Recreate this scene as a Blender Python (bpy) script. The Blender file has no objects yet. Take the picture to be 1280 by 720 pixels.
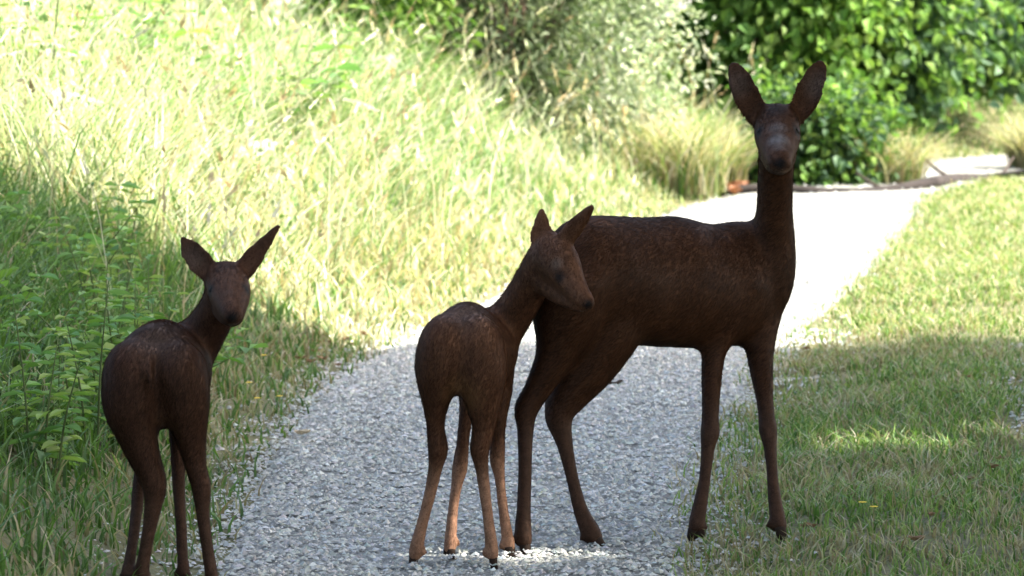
import bpy, math
import numpy as np
from mathutils import Vector, Matrix

R = math.radians
scene = bpy.context.scene

# ------------------------------------------------------------------ camera
FPX, CAM_H = 5200.0, 1.30                 # focal length in photo pixels, eye height
PITCH = math.atan((360 + 71) / FPX)
cam_d = bpy.data.cameras.new('camera')
cam_d.sensor_width = 36.0
cam_d.lens = 36.0 * FPX / 1280.0
cam_d.clip_end = 800
cam_d.dof.use_dof = True
cam_d.dof.focus_distance = 8.9
cam_d.dof.aperture_fstop = 9.5
cam = bpy.data.objects.new('camera', cam_d)
scene.collection.objects.link(cam)
cam.location = (0, 0, CAM_H)
cam.rotation_euler = (R(90) - PITCH, 0, 0)
scene.camera = cam

# ------------------------------------------------------------------ sky and sun
SUN_EL = 50.0
world = bpy.data.worlds.new('World')
scene.world = world
world.use_nodes = True
wn = world.node_tree
bg = wn.nodes['Background']
sky = wn.nodes.new('ShaderNodeTexSky')
sky.sky_type = 'NISHITA'
sky.sun_disc = False
sky.sun_elevation = R(SUN_EL)
sky.sun_rotation = R(90)
sky.air_density = 1.0
sky.dust_density = 5.0
sky.ozone_density = 0.4
wn.links.new(sky.outputs[0], bg.inputs[0])
bg.inputs[1].default_value = 0.15
sun_d = bpy.data.lights.new('sun', 'SUN')
sun_d.energy = 4.3
sun_d.angle = R(0.55)
sun_d.color = (1.0, 0.955, 0.87)
sun = bpy.data.objects.new('sun', sun_d)
scene.collection.objects.link(sun)
sun.rotation_euler = (0, R(90 - SUN_EL), 0)       # shines from +x (the right) down to -x
sun.location = (12, 9, 16)
COT = 1.0 / math.tan(R(SUN_EL))

scene.view_settings.view_transform = 'Standard'
scene.view_settings.look = 'None'
scene.view_settings.gamma = 1.0
scene.view_settings.exposure = 2.55
scene.cycles.use_denoising = True
scene.cycles.max_bounces = 8
scene.cycles.diffuse_bounces = 4
scene.cycles.transmission_bounces = 4
scene.cycles.transparent_max_bounces = 4

# ------------------------------------------------------------------ helpers
col = scene.collection
rng = np.random.default_rng(7)
ct, st = math.cos(PITCH), math.sin(PITCH)


def ray(px, py):
    rx, ry = (px - 640) / FPX, (360 - py) / FPX
    return np.array([rx, ct + st * ry, -st + ct * ry])


def W(px, py, d):
    """the point that stands d metres ahead of the camera on the line of sight of a photo pixel"""
    r = ray(px, py)
    return np.array([0, 0, CAM_H]) + r * (d / r[1])


def G0(px, py):
    r = ray(px, py)
    k = -CAM_H / r[2]
    return r[0] * k, r[1] * k


def catmull(P, n=8):
    P = np.asarray(P, float)
    Q = np.vstack([2 * P[0] - P[1], P, 2 * P[-1] - P[-2]])
    out = []
    t = np.linspace(0, 1, n, endpoint=False)[:, None]
    for i in range(1, len(Q) - 2):
        a, b, c, d = Q[i - 1], Q[i], Q[i + 1], Q[i + 2]
        out.append(.5 * (2 * b + (c - a) * t + (2 * a - 5 * b + 4 * c - d) * t ** 2 + (3 * b - a - 3 * c + d) * t ** 3))
    return np.vstack(out + [P[-1:]])


def vnoise(x, y, scale, seed):
    """smooth value noise in 0..1"""
    r = np.random.default_rng(seed).random((64, 64))
    u, v = np.asarray(x) * scale, np.asarray(y) * scale
    i, j = np.floor(u).astype(int), np.floor(v).astype(int)
    f, g = u - i, v - j
    f, g = f * f * (3 - 2 * f), g * g * (3 - 2 * g)
    a, b = r[i % 64, j % 64], r[(i + 1) % 64, j % 64]
    c, d = r[i % 64, (j + 1) % 64], r[(i + 1) % 64, (j + 1) % 64]
    return (a * (1 - f) + b * f) * (1 - g) + (c * (1 - f) + d * f) * g


def make_mesh(name, V, T, C=None, mat=None, smooth=False):
    V = np.ascontiguousarray(V, np.float32)
    T = np.ascontiguousarray(T, np.int32)
    me = bpy.data.meshes.new(name)
    me.vertices.add(len(V))
    me.vertices.foreach_set('co', V.ravel())
    k = T.shape[1]
    me.loops.add(T.size)
    me.loops.foreach_set('vertex_index', T.ravel())
    me.polygons.add(len(T))
    me.polygons.foreach_set('loop_start', np.arange(0, T.size, k, dtype=np.int32))
    me.polygons.foreach_set('use_smooth', np.full(len(T), smooth, bool))
    if C is not None:
        a = me.attributes.new('Col', 'FLOAT_COLOR', 'POINT')
        c4 = np.ones((len(V), 4), np.float32)
        c4[:, :3] = C
        a.data.foreach_set('color', c4.ravel())
    me.update(calc_edges=True)
    if mat:
        me.materials.append(mat)
    return me


def put(name, me, parent=None, loc=(0, 0, 0), rotz=0.0, scale=1.0):
    o = bpy.data.objects.new(name, me)
    col.objects.link(o)
    o.location = loc
    o.rotation_euler = (0, 0, rotz)
    o.scale = (scale,) * 3
    if parent:
        o.parent = parent
    return o


def tag(o, label=None, cat=None, group=None, kind=None):
    if label: o['label'] = label
    if cat: o['category'] = cat
    if group: o['group'] = group
    if kind: o['kind'] = kind
    return o


def norm(v):
    return v / np.maximum(np.linalg.norm(v, axis=-1, keepdims=True), 1e-9)


# ------------------------------------------------------------------ materials
def new_mat(name):
    m = bpy.data.materials.new(name)
    m.use_nodes = True
    nt = m.node_tree
    return m, nt, nt.nodes['Principled BSDF'], nt.nodes['Material Output']


def leaf_mat(name, trans=.35, rough=.55, spec=.25, tint=(1.1, 1.2, .75)):
    m, nt, p, out = new_mat(name)
    a = nt.nodes.new('ShaderNodeAttribute'); a.attribute_name = 'Col'
    nt.links.new(a.outputs['Color'], p.inputs['Base Color'])
    p.inputs['Roughness'].default_value = rough
    p.inputs['Specular IOR Level'].default_value = spec
    mul = nt.nodes.new('ShaderNodeMix'); mul.data_type = 'RGBA'; mul.blend_type = 'MULTIPLY'
    mul.inputs[0].default_value = 1
    nt.links.new(a.outputs['Color'], mul.inputs[6])
    mul.inputs[7].default_value = (*tint, 1)
    t = nt.nodes.new('ShaderNodeBsdfTranslucent')
    nt.links.new(mul.outputs[2], t.inputs['Color'])
    mx = nt.nodes.new('ShaderNodeMixShader'); mx.inputs[0].default_value = trans
    nt.links.new(p.outputs[0], mx.inputs[1]); nt.links.new(t.outputs[0], mx.inputs[2])
    nt.links.new(mx.outputs[0], out.inputs['Surface'])
    return m


def attr_mat(name, rough=.7, spec=.2, noise_scale=0, amount=.3, bump=0, sheen=0):
    m, nt, p, out = new_mat(name)
    a = nt.nodes.new('ShaderNodeAttribute'); a.attribute_name = 'Col'
    src = a.outputs['Color']
    if noise_scale:
        tc = nt.nodes.new('ShaderNodeTexCoord')
        n = nt.nodes.new('ShaderNodeTexNoise'); n.inputs['Scale'].default_value = noise_scale
        n.inputs['Detail'].default_value = 5
        nt.links.new(tc.outputs['Object'], n.inputs['Vector'])
        mr = nt.nodes.new('ShaderNodeMapRange')
        mr.inputs[1].default_value = .3; mr.inputs[2].default_value = .7
        mr.inputs[3].default_value = 1 - amount; mr.inputs[4].default_value = 1 + amount
        nt.links.new(n.outputs['Fac'], mr.inputs[0])
        vm = nt.nodes.new('ShaderNodeVectorMath'); vm.operation = 'SCALE'
        nt.links.new(src, vm.inputs[0]); nt.links.new(mr.outputs[0], vm.inputs['Scale'])
        src = vm.outputs[0]
        if bump:
            b = nt.nodes.new('ShaderNodeBump'); b.inputs['Strength'].default_value = bump
            b.inputs['Distance'].default_value = .01
            nt.links.new(n.outputs['Fac'], b.inputs['Height'])
            nt.links.new(b.outputs[0], p.inputs['Normal'])
    nt.links.new(src, p.inputs['Base Color'])
    p.inputs['Roughness'].default_value = rough
    p.inputs['Specular IOR Level'].default_value = spec
    if sheen:
        p.inputs['Sheen Weight'].default_value = sheen
    return m


def ramp_mat(name, stops, scale, scale2, bump=.4, rough=.9, dist=.02):
    m, nt, p, out = new_mat(name)
    tc = nt.nodes.new('ShaderNodeTexCoord')
    n1 = nt.nodes.new('ShaderNodeTexNoise'); n1.inputs['Scale'].default_value = scale; n1.inputs['Detail'].default_value = 6
    n2 = nt.nodes.new('ShaderNodeTexNoise'); n2.inputs['Scale'].default_value = scale2; n2.inputs['Detail'].default_value = 8
    for n in (n1, n2):
        nt.links.new(tc.outputs['Object'], n.inputs['Vector'])
    add = nt.nodes.new('ShaderNodeMix'); add.data_type = 'FLOAT'; add.inputs[0].default_value = .5
    nt.links.new(n1.outputs['Fac'], add.inputs[2]); nt.links.new(n2.outputs['Fac'], add.inputs[3])
    r = nt.nodes.new('ShaderNodeValToRGB')
    e = r.color_ramp.elements
    while len(e) < len(stops):
        e.new(.5)
    for i, (pos, c) in enumerate(stops):
        e[i].position = pos; e[i].color = (*c, 1)
    nt.links.new(add.outputs[0], r.inputs[0])
    nt.links.new(r.outputs[0], p.inputs['Base Color'])
    b = nt.nodes.new('ShaderNodeBump'); b.inputs['Strength'].default_value = bump; b.inputs['Distance'].default_value = dist
    nt.links.new(n2.outputs['Fac'], b.inputs['Height'])
    nt.links.new(b.outputs[0], p.inputs['Normal'])
    p.inputs['Roughness'].default_value = rough
    p.inputs['Specular IOR Level'].default_value = .15
    return m


M_GROUND = ramp_mat('thatchy_soil', [(.3, (.045, .04, .022)), (.48, (.085, .085, .038)), (.6, (.13, .12, .06)), (.75, (.19, .16, .095))], 1.7, 45, .7)
M_PATH = ramp_mat('gravel_bed', [(.32, (.09, .093, .085)), (.45, (.19, .195, .18)), (.55, (.25, .255, .235)), (.68, (.36, .365, .335))], 5, 120, 1, .9, .02)
M_STONE = attr_mat('gravel_stone', .85, .2)
M_GRASS = leaf_mat('grass_blade', .35, .5, .3)
M_LEAF = leaf_mat('leaf', .38, .6, .18)
M_DRY = leaf_mat('dry_stalk', .3, .7, .15, (1.1, 1.05, .8))
M_BARK = attr_mat('bark', .9, .1, 9, .4, .6)
M_COAT = attr_mat('deer_coat', .7, .10, 70, .3, .06)
M_FUR = leaf_mat('deer_hair', .5, .6, .12, (1, 1, 1))
M_HORN = attr_mat('hoof_horn', .8, .08)
M_EYE = attr_mat('eye', .6, .06)
M_DEAD = leaf_mat('dead_leaf', .15, .7, .2, (1, .9, .7))
M_PETAL = leaf_mat('petal', .35, .6, .2, (1, 1, .9))

# ------------------------------------------------------------------ the track: edges read on the photo, laid on flat ground
EL = [(235, 800), (262, 735), (288, 660), (345, 555), (425, 472), (500, 430), (600, 378), (700, 328), (780, 290), (845, 263), (915, 246), (1010, 232)]
ER = [(860, 800), (866, 735), (872, 660), (905, 555), (948, 480), (985, 430), (1050, 378), (1102, 328), (1134, 290), (1150, 263), (1168, 246), (1215, 232)]
L = [np.array(G0(*p)) for p in EL]
Rr = [np.array(G0(*p)) for p in ER]
L = [np.array([-.62, -6.]), np.array([-.62, 3.])] + L + [np.array([2.15, 23.6]), np.array([2.75, 25.1]), np.array([4.2, 26.1]), np.array([7.5, 26.7]), np.array([16, 27.2])]
Rr = [np.array([.46, -6.]), np.array([.42, 3.])] + Rr + [np.array([2.75, 22.95]), np.array([3.3, 24.1]), np.array([4.5, 24.9]), np.array([7.7, 25.4]), np.array([16, 25.8])]
L, Rr = catmull(L, 14), catmull(Rr, 14)
CEN, HALF = (L + Rr) / 2, np.linalg.norm(L - Rr, axis=1) / 2
TAN = norm(np.gradient(CEN, axis=0))


def path_dist(x, y):
    """distance to the edge of the track (negative on it) and the side: +1 left of it, -1 right of it"""
    x, y = np.ravel(x), np.ravel(y)
    de, sd = np.empty(len(x)), np.empty(len(x))
    for s in range(0, len(x), 20000):
        dx = x[s:s + 20000, None] - CEN[None, :, 0]
        dy = y[s:s + 20000, None] - CEN[None, :, 1]
        d2 = dx * dx + dy * dy
        i = d2.argmin(1)
        k = np.arange(len(i))
        c = TAN[i, 0] * dy[k, i] - TAN[i, 1] * dx[k, i]
        sd[s:s + 20000] = np.where(c > 0, 1, -1)
        de[s:s + 20000] = np.sqrt(d2[k, i]) - HALF[i]
    return de, sd


def height(x, y):
    x, y = np.atleast_1d(np.asarray(x, float)), np.atleast_1d(np.asarray(y, float))
    shp = x.shape
    de, sd = path_dist(x, y)
    x, y = x.ravel(), y.ravel()
    b = np.clip(de - .12, 0, None)
    left = 1.5 * (1 - np.exp(-b * .27)) + .10 * (vnoise(x, y, .9, 3) - .5) * np.clip(b * 2, 0, 1)
    right = .03 * np.clip(b * 3, 0, 1) + .05 * (vnoise(x, y, .7, 4) - .5) * np.clip(b * 2, 0, 1)
    right += .02 * np.clip(b - 4, 0, 30)
    h = np.where(sd > 0, left, right)
    h += .016 * (vnoise(x, y, 7, 5) - .5) * np.clip((de + .1) * 8, 0, 1)
    return h.reshape(shp)


def hz(x, y):
    return float(height([x], [y])[0])


def G(px, py):
    """where the line of sight of a photo pixel meets the ground"""
    r = ray(px, py)
    d = np.linspace(7, 45, 900)
    P = np.array([0, 0, CAM_H])[None] + r[None] * (d / r[1])[:, None]
    below = P[:, 2] < height(P[:, 0], P[:, 1])
    if not below.any():
        return P[-1]
    i = int(below.argmax())
    p = P[i]
    return np.array([p[0], p[1], hz(p[0], p[1])])


# ground: one sheet, fine near the view, coarse far away
def axis(fine0, fine1, step, far):
    a = np.arange(fine0, fine1 + 1e-6, step)
    g = np.geomspace(step * 2, far, 26)
    return np.concatenate([fine0 - g[::-1], a, fine1 + g])


gx, gy = axis(-5.5, 5.5, .09, 200), axis(6.5, 30, .09, 240)
X, Y = np.meshgrid(gx, gy)
Z = height(X, Y)
V = np.stack([X, Y, Z], -1).reshape(-1, 3)
nx, ny = len(gx), len(gy)
ii = (np.arange(ny - 1)[:, None] * nx + np.arange(nx - 1)[None]).ravel()
F = np.stack([ii, ii + 1, ii + nx + 1, ii + nx], 1)
tag(put('ground', make_mesh('ground', V, F, None, M_GROUND, True)), 'bare thatchy soil under the grass of the bank and verges', 'ground', kind='structure')


# gravel track, ragged edges
def ribbon(name, Lp, Rp, lift, rag, seed, across=32, sub=5):
    n = len(Lp)
    s = np.linspace(0, n - 1, (n - 1) * sub + 1)
    k = np.arange(n)
    A = np.stack([np.interp(s, k, Lp[:, 0]), np.interp(s, k, Lp[:, 1])], 1)
    B = np.stack([np.interp(s, k, Rp[:, 0]), np.interp(s, k, Rp[:, 1])], 1)
    c = norm(B - A)
    arc = np.concatenate([[0], np.cumsum(np.linalg.norm(np.diff((A + B) / 2, axis=0), axis=1))])
    A = A - c * (rag * (vnoise(arc, arc * 0, 4, seed) - .2) + .3 * rag * (vnoise(arc, arc * 0, 9, seed + 1) - .5))[:, None]
    B = B + c * (rag * (vnoise(arc, arc * 0, 4, seed + 2) - .2) + .3 * rag * (vnoise(arc, arc * 0, 9, seed + 3) - .5))[:, None]
    t = np.linspace(0, 1, across)
    P = A[:, None] * (1 - t)[None, :, None] + B[:, None] * t[None, :, None]
    de = path_dist(P[..., 0], P[..., 1])[0].reshape(P.shape[:2])
    z = height(P[..., 0], P[..., 1]) + lift + np.interp(-de, [-.05, .09], [-.022, .010])
    z += .010 * (vnoise(P[..., 0], P[..., 1], 4, seed + 4) - .5) * np.sin(t * math.pi)[None]
    V = np.concatenate([P, z[..., None]], -1).reshape(-1, 3)
    m = len(A)
    ii = (np.arange(m - 1)[:, None] * across + np.arange(across - 1)[None]).ravel()
    F = np.stack([ii, ii + 1, ii + across + 1, ii + across], 1)
    return put(name, make_mesh(name, V, F, None, M_PATH, True))


tag(ribbon('path', L, Rr, .006, .10, 21), 'pale grey gravel track curving away to the right', 'path', kind='structure')
def frustum_points(n, y0, y1, margin=.7):
    y = np.sqrt(rng.random(n) * ((y1 + 4) ** 2 - (y0 + 4) ** 2) + (y0 + 4) ** 2) - 4
    x = (rng.random(n) * 2 - 1) * (.124 * y + margin)
    return x, y


# gravel stones
def stones(n, y0, y1, size0, size1):
    x, y = frustum_points(n * 3, y0, y1, .3)
    de, sd = path_dist(x, y)
    keep = (de < .02 + .25 * rng.random(len(x)) ** 3) | ((np.abs(x - 1.7 - .02 * (y - 9)) < .42) & (y < 13) & (rng.random(len(x)) < .8 * vnoise(x, y, 3, 44)))
    x, y = x[keep][:n], y[keep][:n]
    n = len(x)
    s = size0 + (size1 - size0) * rng.random(n) ** 2.5
    base = np.array([[1, 0, 0], [0, 1, 0], [-1, 0, 0], [0, -1, 0], [0, 0, 1], [0, 0, -1]], float)
    j = base[None] * s[:, None, None] * (.65 + .7 * rng.random((n, 6, 1)))
    j[:, :, 2] *= .6
    j += (rng.random((n, 6, 3)) - .5) * s[:, None, None] * .5
    a = rng.random(n) * 6.28
    c, q = np.cos(a)[:, None], np.sin(a)[:, None]
    jx = j[:, :, 0] * c - j[:, :, 1] * q
    jy = j[:, :, 0] * q + j[:, :, 1] * c
    z = height(x, y) + np.maximum(.005, np.interp(-path_dist(x, y)[0], [-.05, .09], [-.010, .022]))
    V = np.stack([jx + x[:, None], jy + y[:, None], j[:, :, 2] + z[:, None]], -1).reshape(-1, 3)
    T = np.array([[0, 1, 4], [1, 2, 4], [2, 3, 4], [3, 0, 4]])
    T = (T[None] + (np.arange(n) * 6)[:, None, None]).reshape(-1, 3)
    g = np.clip(rng.normal(.315, .06, n), .12, .55)
    C = np.stack([g * (1.0 + .05 * rng.normal(size=n)), g * 1.02, g * (.94 + .05 * rng.normal(size=n))], 1)
    return V, T, np.repeat(C, 6, 0)


def join(parts):
    Vs, Ts, Cs, o = [], [], [], 0
    for V, T, C in parts:
        Vs.append(V); Ts.append(T + o); Cs.append(C); o += len(V)
    return np.vstack(Vs), np.vstack(Ts), np.vstack(Cs)


V, T, C = join([stones(56000, 7.6, 14, .003, .0105), stones(4000, 14, 27, .006, .014)])
tag(put('gravel', make_mesh('gravel', V, T, C, M_STONE)), 'loose grey gravel stones strewn over the track', 'gravel', kind='stuff')


# ------------------------------------------------------------------ grass
def blades(P, H, Wd, lean, Cb, seg=3, tipcol=1.25):
    n = len(P)
    az = rng.random(n) * 6.283
    ld = np.stack([np.cos(az), np.sin(az)], 1)
    ph = rng.random(n) * 6.283
    sv = np.stack([np.cos(ph), np.sin(ph)], 1)
    ts = np.linspace(0, 1, seg + 1)
    rows, cols = [], []
    for k, t in enumerate(ts):
        xy = P[:, :2] + ld * (H * lean * t ** 2)[:, None]
        z = P[:, 2] + H * t * (1 - .35 * np.clip(lean, 0, 1.4) * t) - .01 * (t == 0)
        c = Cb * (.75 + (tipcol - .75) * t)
        if k == seg:
            rows.append(np.concatenate([xy, z[:, None]], 1)[:, None]); cols.append(c[:, None])
        else:
            w = (Wd * (1 - t) ** .6 * .5)[:, None]
            a = np.concatenate([xy - sv * w, z[:, None]], 1)
            b = np.concatenate([xy + sv * w, z[:, None]], 1)
            rows.append(np.stack([a, b], 1)); cols.append(np.stack([c, c], 1))
    V = np.concatenate(rows, 1)
    C = np.concatenate(cols, 1)
    m = V.shape[1]
    T = []
    for k in range(seg - 1):
        a = 2 * k
        T += [[a, a + 1, a + 3], [a, a + 3, a + 2]]
    T.append([m - 3, m - 2, m - 1])
    T = (np.array(T)[None] + (np.arange(n) * m)[:, None, None]).reshape(-1, 3)
    return V.reshape(-1, 3), T, C.reshape(-1, 3)


GREEN = np.array([[.05, .11, .02], [.07, .14, .025], [.10, .18, .035], [.14, .21, .05], [.18, .24, .07]])
STRAW = np.array([[.34, .29, .16], [.42, .37, .22], [.28, .22, .12], [.46, .43, .29]])
GLARE_STRAW = np.array([[.44, .45, .30], [.52, .52, .38], [.36, .40, .24], [.48, .46, .34]])  # straw paled to put sun glare on the bank into its colour
COOL = np.array([[.05, .105, .032], [.07, .13, .042], [.09, .16, .05]])


def pick(pal, n):
    c = pal[rng.integers(0, len(pal), n)]
    return c * (.8 + .4 * rng.random((n, 1)))


def mixpal(n, p_straw, pal=GREEN):
    s = rng.random(n) < p_straw
    return np.where(s[:, None], pick(STRAW, n), pick(pal, n))


def zpts(x, y):
    return np.stack([x, y, height(x, y)], 1)


# short turf of the strip on the right and the trampled verge on the left
x, y = frustum_points(620000, 7.4, 24.5, .8)
de, sd = path_dist(x, y)
rut = np.abs(x - (1.68 + .02 * (y - 9) + .12 * np.clip(y - 11, 0, 9))) < .42
patch = vnoise(x, y, 2.2, 41) * .6 + vnoise(x, y, 6.5, 42) * .4
edge = np.clip((de + .10) / .28, 0, 1)
dens = np.where(sd < 0, edge * np.clip(patch * 2.4 - .3, .14, 1), 0)
dens *= np.where(rut & (y < 13.2), .22 + .4 * (patch > .6), 1) * np.where(y > 13, .8, 1)
k = rng.random(len(x)) < dens
x, y, patch = x[k], y[k], patch[k]
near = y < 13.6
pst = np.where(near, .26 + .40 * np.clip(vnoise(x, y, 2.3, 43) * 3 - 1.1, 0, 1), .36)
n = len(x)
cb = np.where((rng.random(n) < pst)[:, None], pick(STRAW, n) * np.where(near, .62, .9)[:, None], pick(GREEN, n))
H = (.022 + .045 * rng.random(n) ** 1.6) * (.7 + .7 * patch)
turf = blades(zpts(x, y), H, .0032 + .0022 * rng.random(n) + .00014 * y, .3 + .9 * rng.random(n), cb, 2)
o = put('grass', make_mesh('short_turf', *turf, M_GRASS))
tag(o, 'short worn turf on the strip right of the gravel track', 'grass', kind='stuff')

# the verge and bank on the left
x, y = frustum_points(250000, 7.4, 29, .9)
de, sd = path_dist(x, y)
patch = vnoise(x, y, 1.3, 51) * .6 + vnoise(x, y, 4.5, 52) * .4
edge = np.clip((de + .05) / .2, 0, 1)
dens = np.where(sd > 0, edge * np.clip(.45 + patch * .9, 0, 1), 0) * np.clip(1.2 - (y - 12) * .03, .45, 1)
k = (rng.random(len(x)) < dens)
x, y, de, patch = x[k], y[k], de[k], patch[k]
n = len(x)
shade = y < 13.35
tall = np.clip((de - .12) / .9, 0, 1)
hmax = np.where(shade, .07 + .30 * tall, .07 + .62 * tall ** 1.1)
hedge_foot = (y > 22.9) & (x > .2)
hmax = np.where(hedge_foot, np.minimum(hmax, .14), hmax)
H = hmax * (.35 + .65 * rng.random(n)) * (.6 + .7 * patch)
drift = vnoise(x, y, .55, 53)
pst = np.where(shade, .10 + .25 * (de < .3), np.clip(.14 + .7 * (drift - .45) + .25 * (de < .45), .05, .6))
cb = np.where((rng.random(n) < pst)[:, None], pick(STRAW, n) * np.where(shade, .6, 1)[:, None], np.where(shade[:, None], pick(np.vstack([COOL, GREEN[:3]]), n), pick(GREEN * [1.05, 1.05, 1.5], n)))  # sunlit greens get extra blue to imitate glare; straw darkened in tree shade
pale = (~shade) & (rng.random(n) < np.clip(.12 + .8 * (vnoise(x, y, .8, 54) - .45) + .13 * np.clip(-x - .4, 0, 1.2), .03, .45))
cb[pale] = pick(GLARE_STRAW, int(pale.sum()))
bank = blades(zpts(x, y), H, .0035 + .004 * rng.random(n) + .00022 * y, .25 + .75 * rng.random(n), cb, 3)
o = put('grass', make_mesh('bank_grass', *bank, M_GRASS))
tag(o, 'long green and yellowing grass covering the bank left of the track', 'grass', kind='stuff')

# flowering grass stalks with seed heads on the sunny bank
x, y = frustum_points(9000, 11.5, 28, .8)
de, sd = path_dist(x, y)
k = (sd > 0) & (de > .3) & ~((y > 22.9) & (x > .2)) & (rng.random(len(x)) < .35 + .65 * vnoise(x, y, .55, 53)) & ((y > 13.4) | (rng.random(len(x)) < .3))
x, y, de = x[k], y[k], de[k]
n = len(x)
P = zpts(x, y)
H = (.35 + .5 * rng.random(n)) * np.clip(.55 + de * .5, 0, 1.1)
st_lean = .15 + .5 * rng.random(n)
cb = pick(np.vstack([STRAW, GLARE_STRAW]), n)
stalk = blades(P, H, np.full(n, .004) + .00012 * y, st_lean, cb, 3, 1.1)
tips = stalk[0].reshape(n, -1, 3)[:, -1]
prev = stalk[0].reshape(n, -1, 3)[:, -2]
ax = norm(tips - prev)
K = 9
t = np.linspace(-.5, .5, K)
ln = .06 + .08 * rng.random(n)
cen = tips[:, None] + ax[:, None] * (t[None, :] * ln[:, None])[..., None]
rd = rng.normal(size=(n, K, 3))
rd = norm(rd) * .4 + ax[:, None] * .8
s = (.010 + .010 * rng.random((n, K))) * (1.25 - np.abs(t)[None] * 1.5)
a = cen + norm(rd) * s[..., None] * 1.5
b = cen - norm(rd) * s[..., None] * .4
w = np.cross(norm(rd), norm(rng.normal(size=(n, K, 3)))) * s[..., None] * .45
Vh = np.stack([a, cen + w, b, cen - w], 2).reshape(-1, 3)
q = np.arange(n * K) * 4
Th = np.stack([np.stack([q, q + 1, q + 2], 1), np.stack([q, q + 2, q + 3], 1)], 1).reshape(-1, 3)
heads = (Vh, Th, np.repeat(cb * 1.05, K * 4, 0))
o = put('grass', make_mesh('seeding_grass', *join([stalk, heads]), M_DRY))
tag(o, 'straw coloured flowering grass stalks with feathery seed heads on the sunny bank', 'grass', kind='stuff')


# ------------------------------------------------------------------ leaves, tubes, plants
def leaves(P, D, N, size, aspect, Cb, fold=.25):
    """folded leaf blades: P base, D direction, N face normal, size length"""
    n = len(P)
    D = norm(D)
    S = norm(np.cross(D, N))
    N = np.cross(S, D)
    s = np.broadcast_to(np.asarray(size, float), (n,))[:, None]
    w = s * aspect * .5
    V = np.stack([P, P + D * s * .35 + S * w + N * w * fold * 2, P + D * s - N * s * .12, P + D * s * .35 - S * w + N * w * fold * 2, P + D * s * .72 + S * w * .62 + N * w * fold, P + D * s * .72 - S * w * .62 + N * w * fold], 1)
    T = np.array([[0, 1, 4], [0, 4, 2], [0, 2, 5], [0, 5, 3]])
    T = (T[None] + (np.arange(n) * 6)[:, None, None]).reshape(-1, 3)
    C = np.repeat(Cb, 6, 0).reshape(n, 6, 3).copy()
    C[:, 2] *= .92
    return V.reshape(-1, 3), T, C.reshape(-1, 3)


def tube(pts, ra, rb=None, side=(1, 0, 0), ring=8, n=5, cap=.6, cup=0.0, egg=0.0):
    """closed tapering tube through pts; ra is the half size along side, rb across it"""
    pts = np.asarray(pts, float)
    rb = ra if rb is None else rb
    D = catmull(np.concatenate([pts, np.asarray(ra, float)[:, None], np.asarray(rb, float)[:, None]], 1), n)
    c, A, B = D[:, :3], np.maximum(D[:, 3], .0008), np.maximum(D[:, 4], .0008)
    tn = norm(np.gradient(c, axis=0))
    s = np.broadcast_to(np.asarray(side, float), c.shape)
    s = norm(s - tn * (s * tn).sum(1, keepdims=True))
    u = np.cross(s, tn)
    u = np.where((u[:, 2:3] < 0) & (np.abs(tn[:, 2:3]) < .7), -u, u)
    th = np.linspace(0, 2 * math.pi, ring, endpoint=False)
    cs, sn = np.cos(th), np.sin(th)
    V = c[:, None] + s[:, None] * (A[:, None] * (cs * (1 - egg * np.clip(sn, 0, 1) ** 1.3))[None])[..., None] + u[:, None] * (B[:, None] * sn[None] + cup * A[:, None] * cs[None] ** 2)[..., None]
    m = len(c)
    V = V.reshape(-1, 3)
    e0 = c[0] - tn[0] * min(A[0], B[0]) * cap
    e1 = c[-1] + tn[-1] * min(A[-1], B[-1]) * cap
    V = np.vstack([V, e0, e1])
    T = []
    for i in range(m - 1):
        for j in range(ring):
            a, b = i * ring + j, i * ring + (j + 1) % ring
            T += [[a, b, b + ring], [a, b + ring, a + ring]]
    for j in range(ring):
        T.append([m * ring, (j + 1) % ring, j])
        T.append([m * ring + 1, (m - 1) * ring + j, (m - 1) * ring + (j + 1) % ring])
    return V, np.array(T)


def ctube(pts, ra, colr, ring=6, n=4):
    V, T = tube(pts, np.asarray(ra, float), ring=ring, n=n, side=(.93, .31, .2))
    return V, T, np.broadcast_to(np.asarray(colr, float), V.shape).copy()


def empty(name, loc, rotz=0.0, scale=1.0):
    e = bpy.data.objects.new(name, None)
    e.empty_display_size = .1
    col.objects.link(e)
    e.location = loc
    e.rotation_euler = (0, 0, rotz)
    e.scale = (scale,) * 3
    return e


def cloud(n, radii, clumps, tight, top=.5):
    """points gathered in clumps through an ellipsoid that sits on the origin"""
    c = norm(rng.normal(size=(clumps, 3))) * (rng.random((clumps, 1)) ** .38)
    c[:, 2] = c[:, 2] * .5 + .5
    c *= np.array(radii)[None] * np.array([1, 1, 2.0])[None] * .92
    sk = rng.random(clumps) < .28
    c[sk, 2] = radii[2] * (.06 + .45 * rng.random(sk.sum()))
    i = rng.integers(0, clumps, n)
    sc = .6 + .8 * rng.random(clumps)
    p = c[i] + rng.normal(size=(n, 3)) * tight * sc[i][:, None]
    p[:, 2] = np.maximum(p[:, 2], .02)
    return p, c, i


def foliage(n, radii, clumps, tight, size, aspect, pal, droop=.3, lift=0.0):
    p, c, i = cloud(n, radii, clumps, tight)
    p[:, 2] += lift
    c = c.copy(); c[:, 2] += lift
    out = norm(p - np.array([0, 0, lift + radii[2] * .7]))
    D = norm(out * .7 + rng.normal(size=(n, 3)) * .6 - np.array([0, 0, droop]))
    N = norm(out * .5 + np.array([0, 0, .9]) + rng.normal(size=(n, 3)) * .55)
    tone = (.75 + .5 * rng.random(clumps))[i][:, None]
    s = size * (.6 + .7 * rng.random(n))
    return leaves(p, D, N, s, aspect, pick(np.asarray(pal), n) * tone), c


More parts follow.
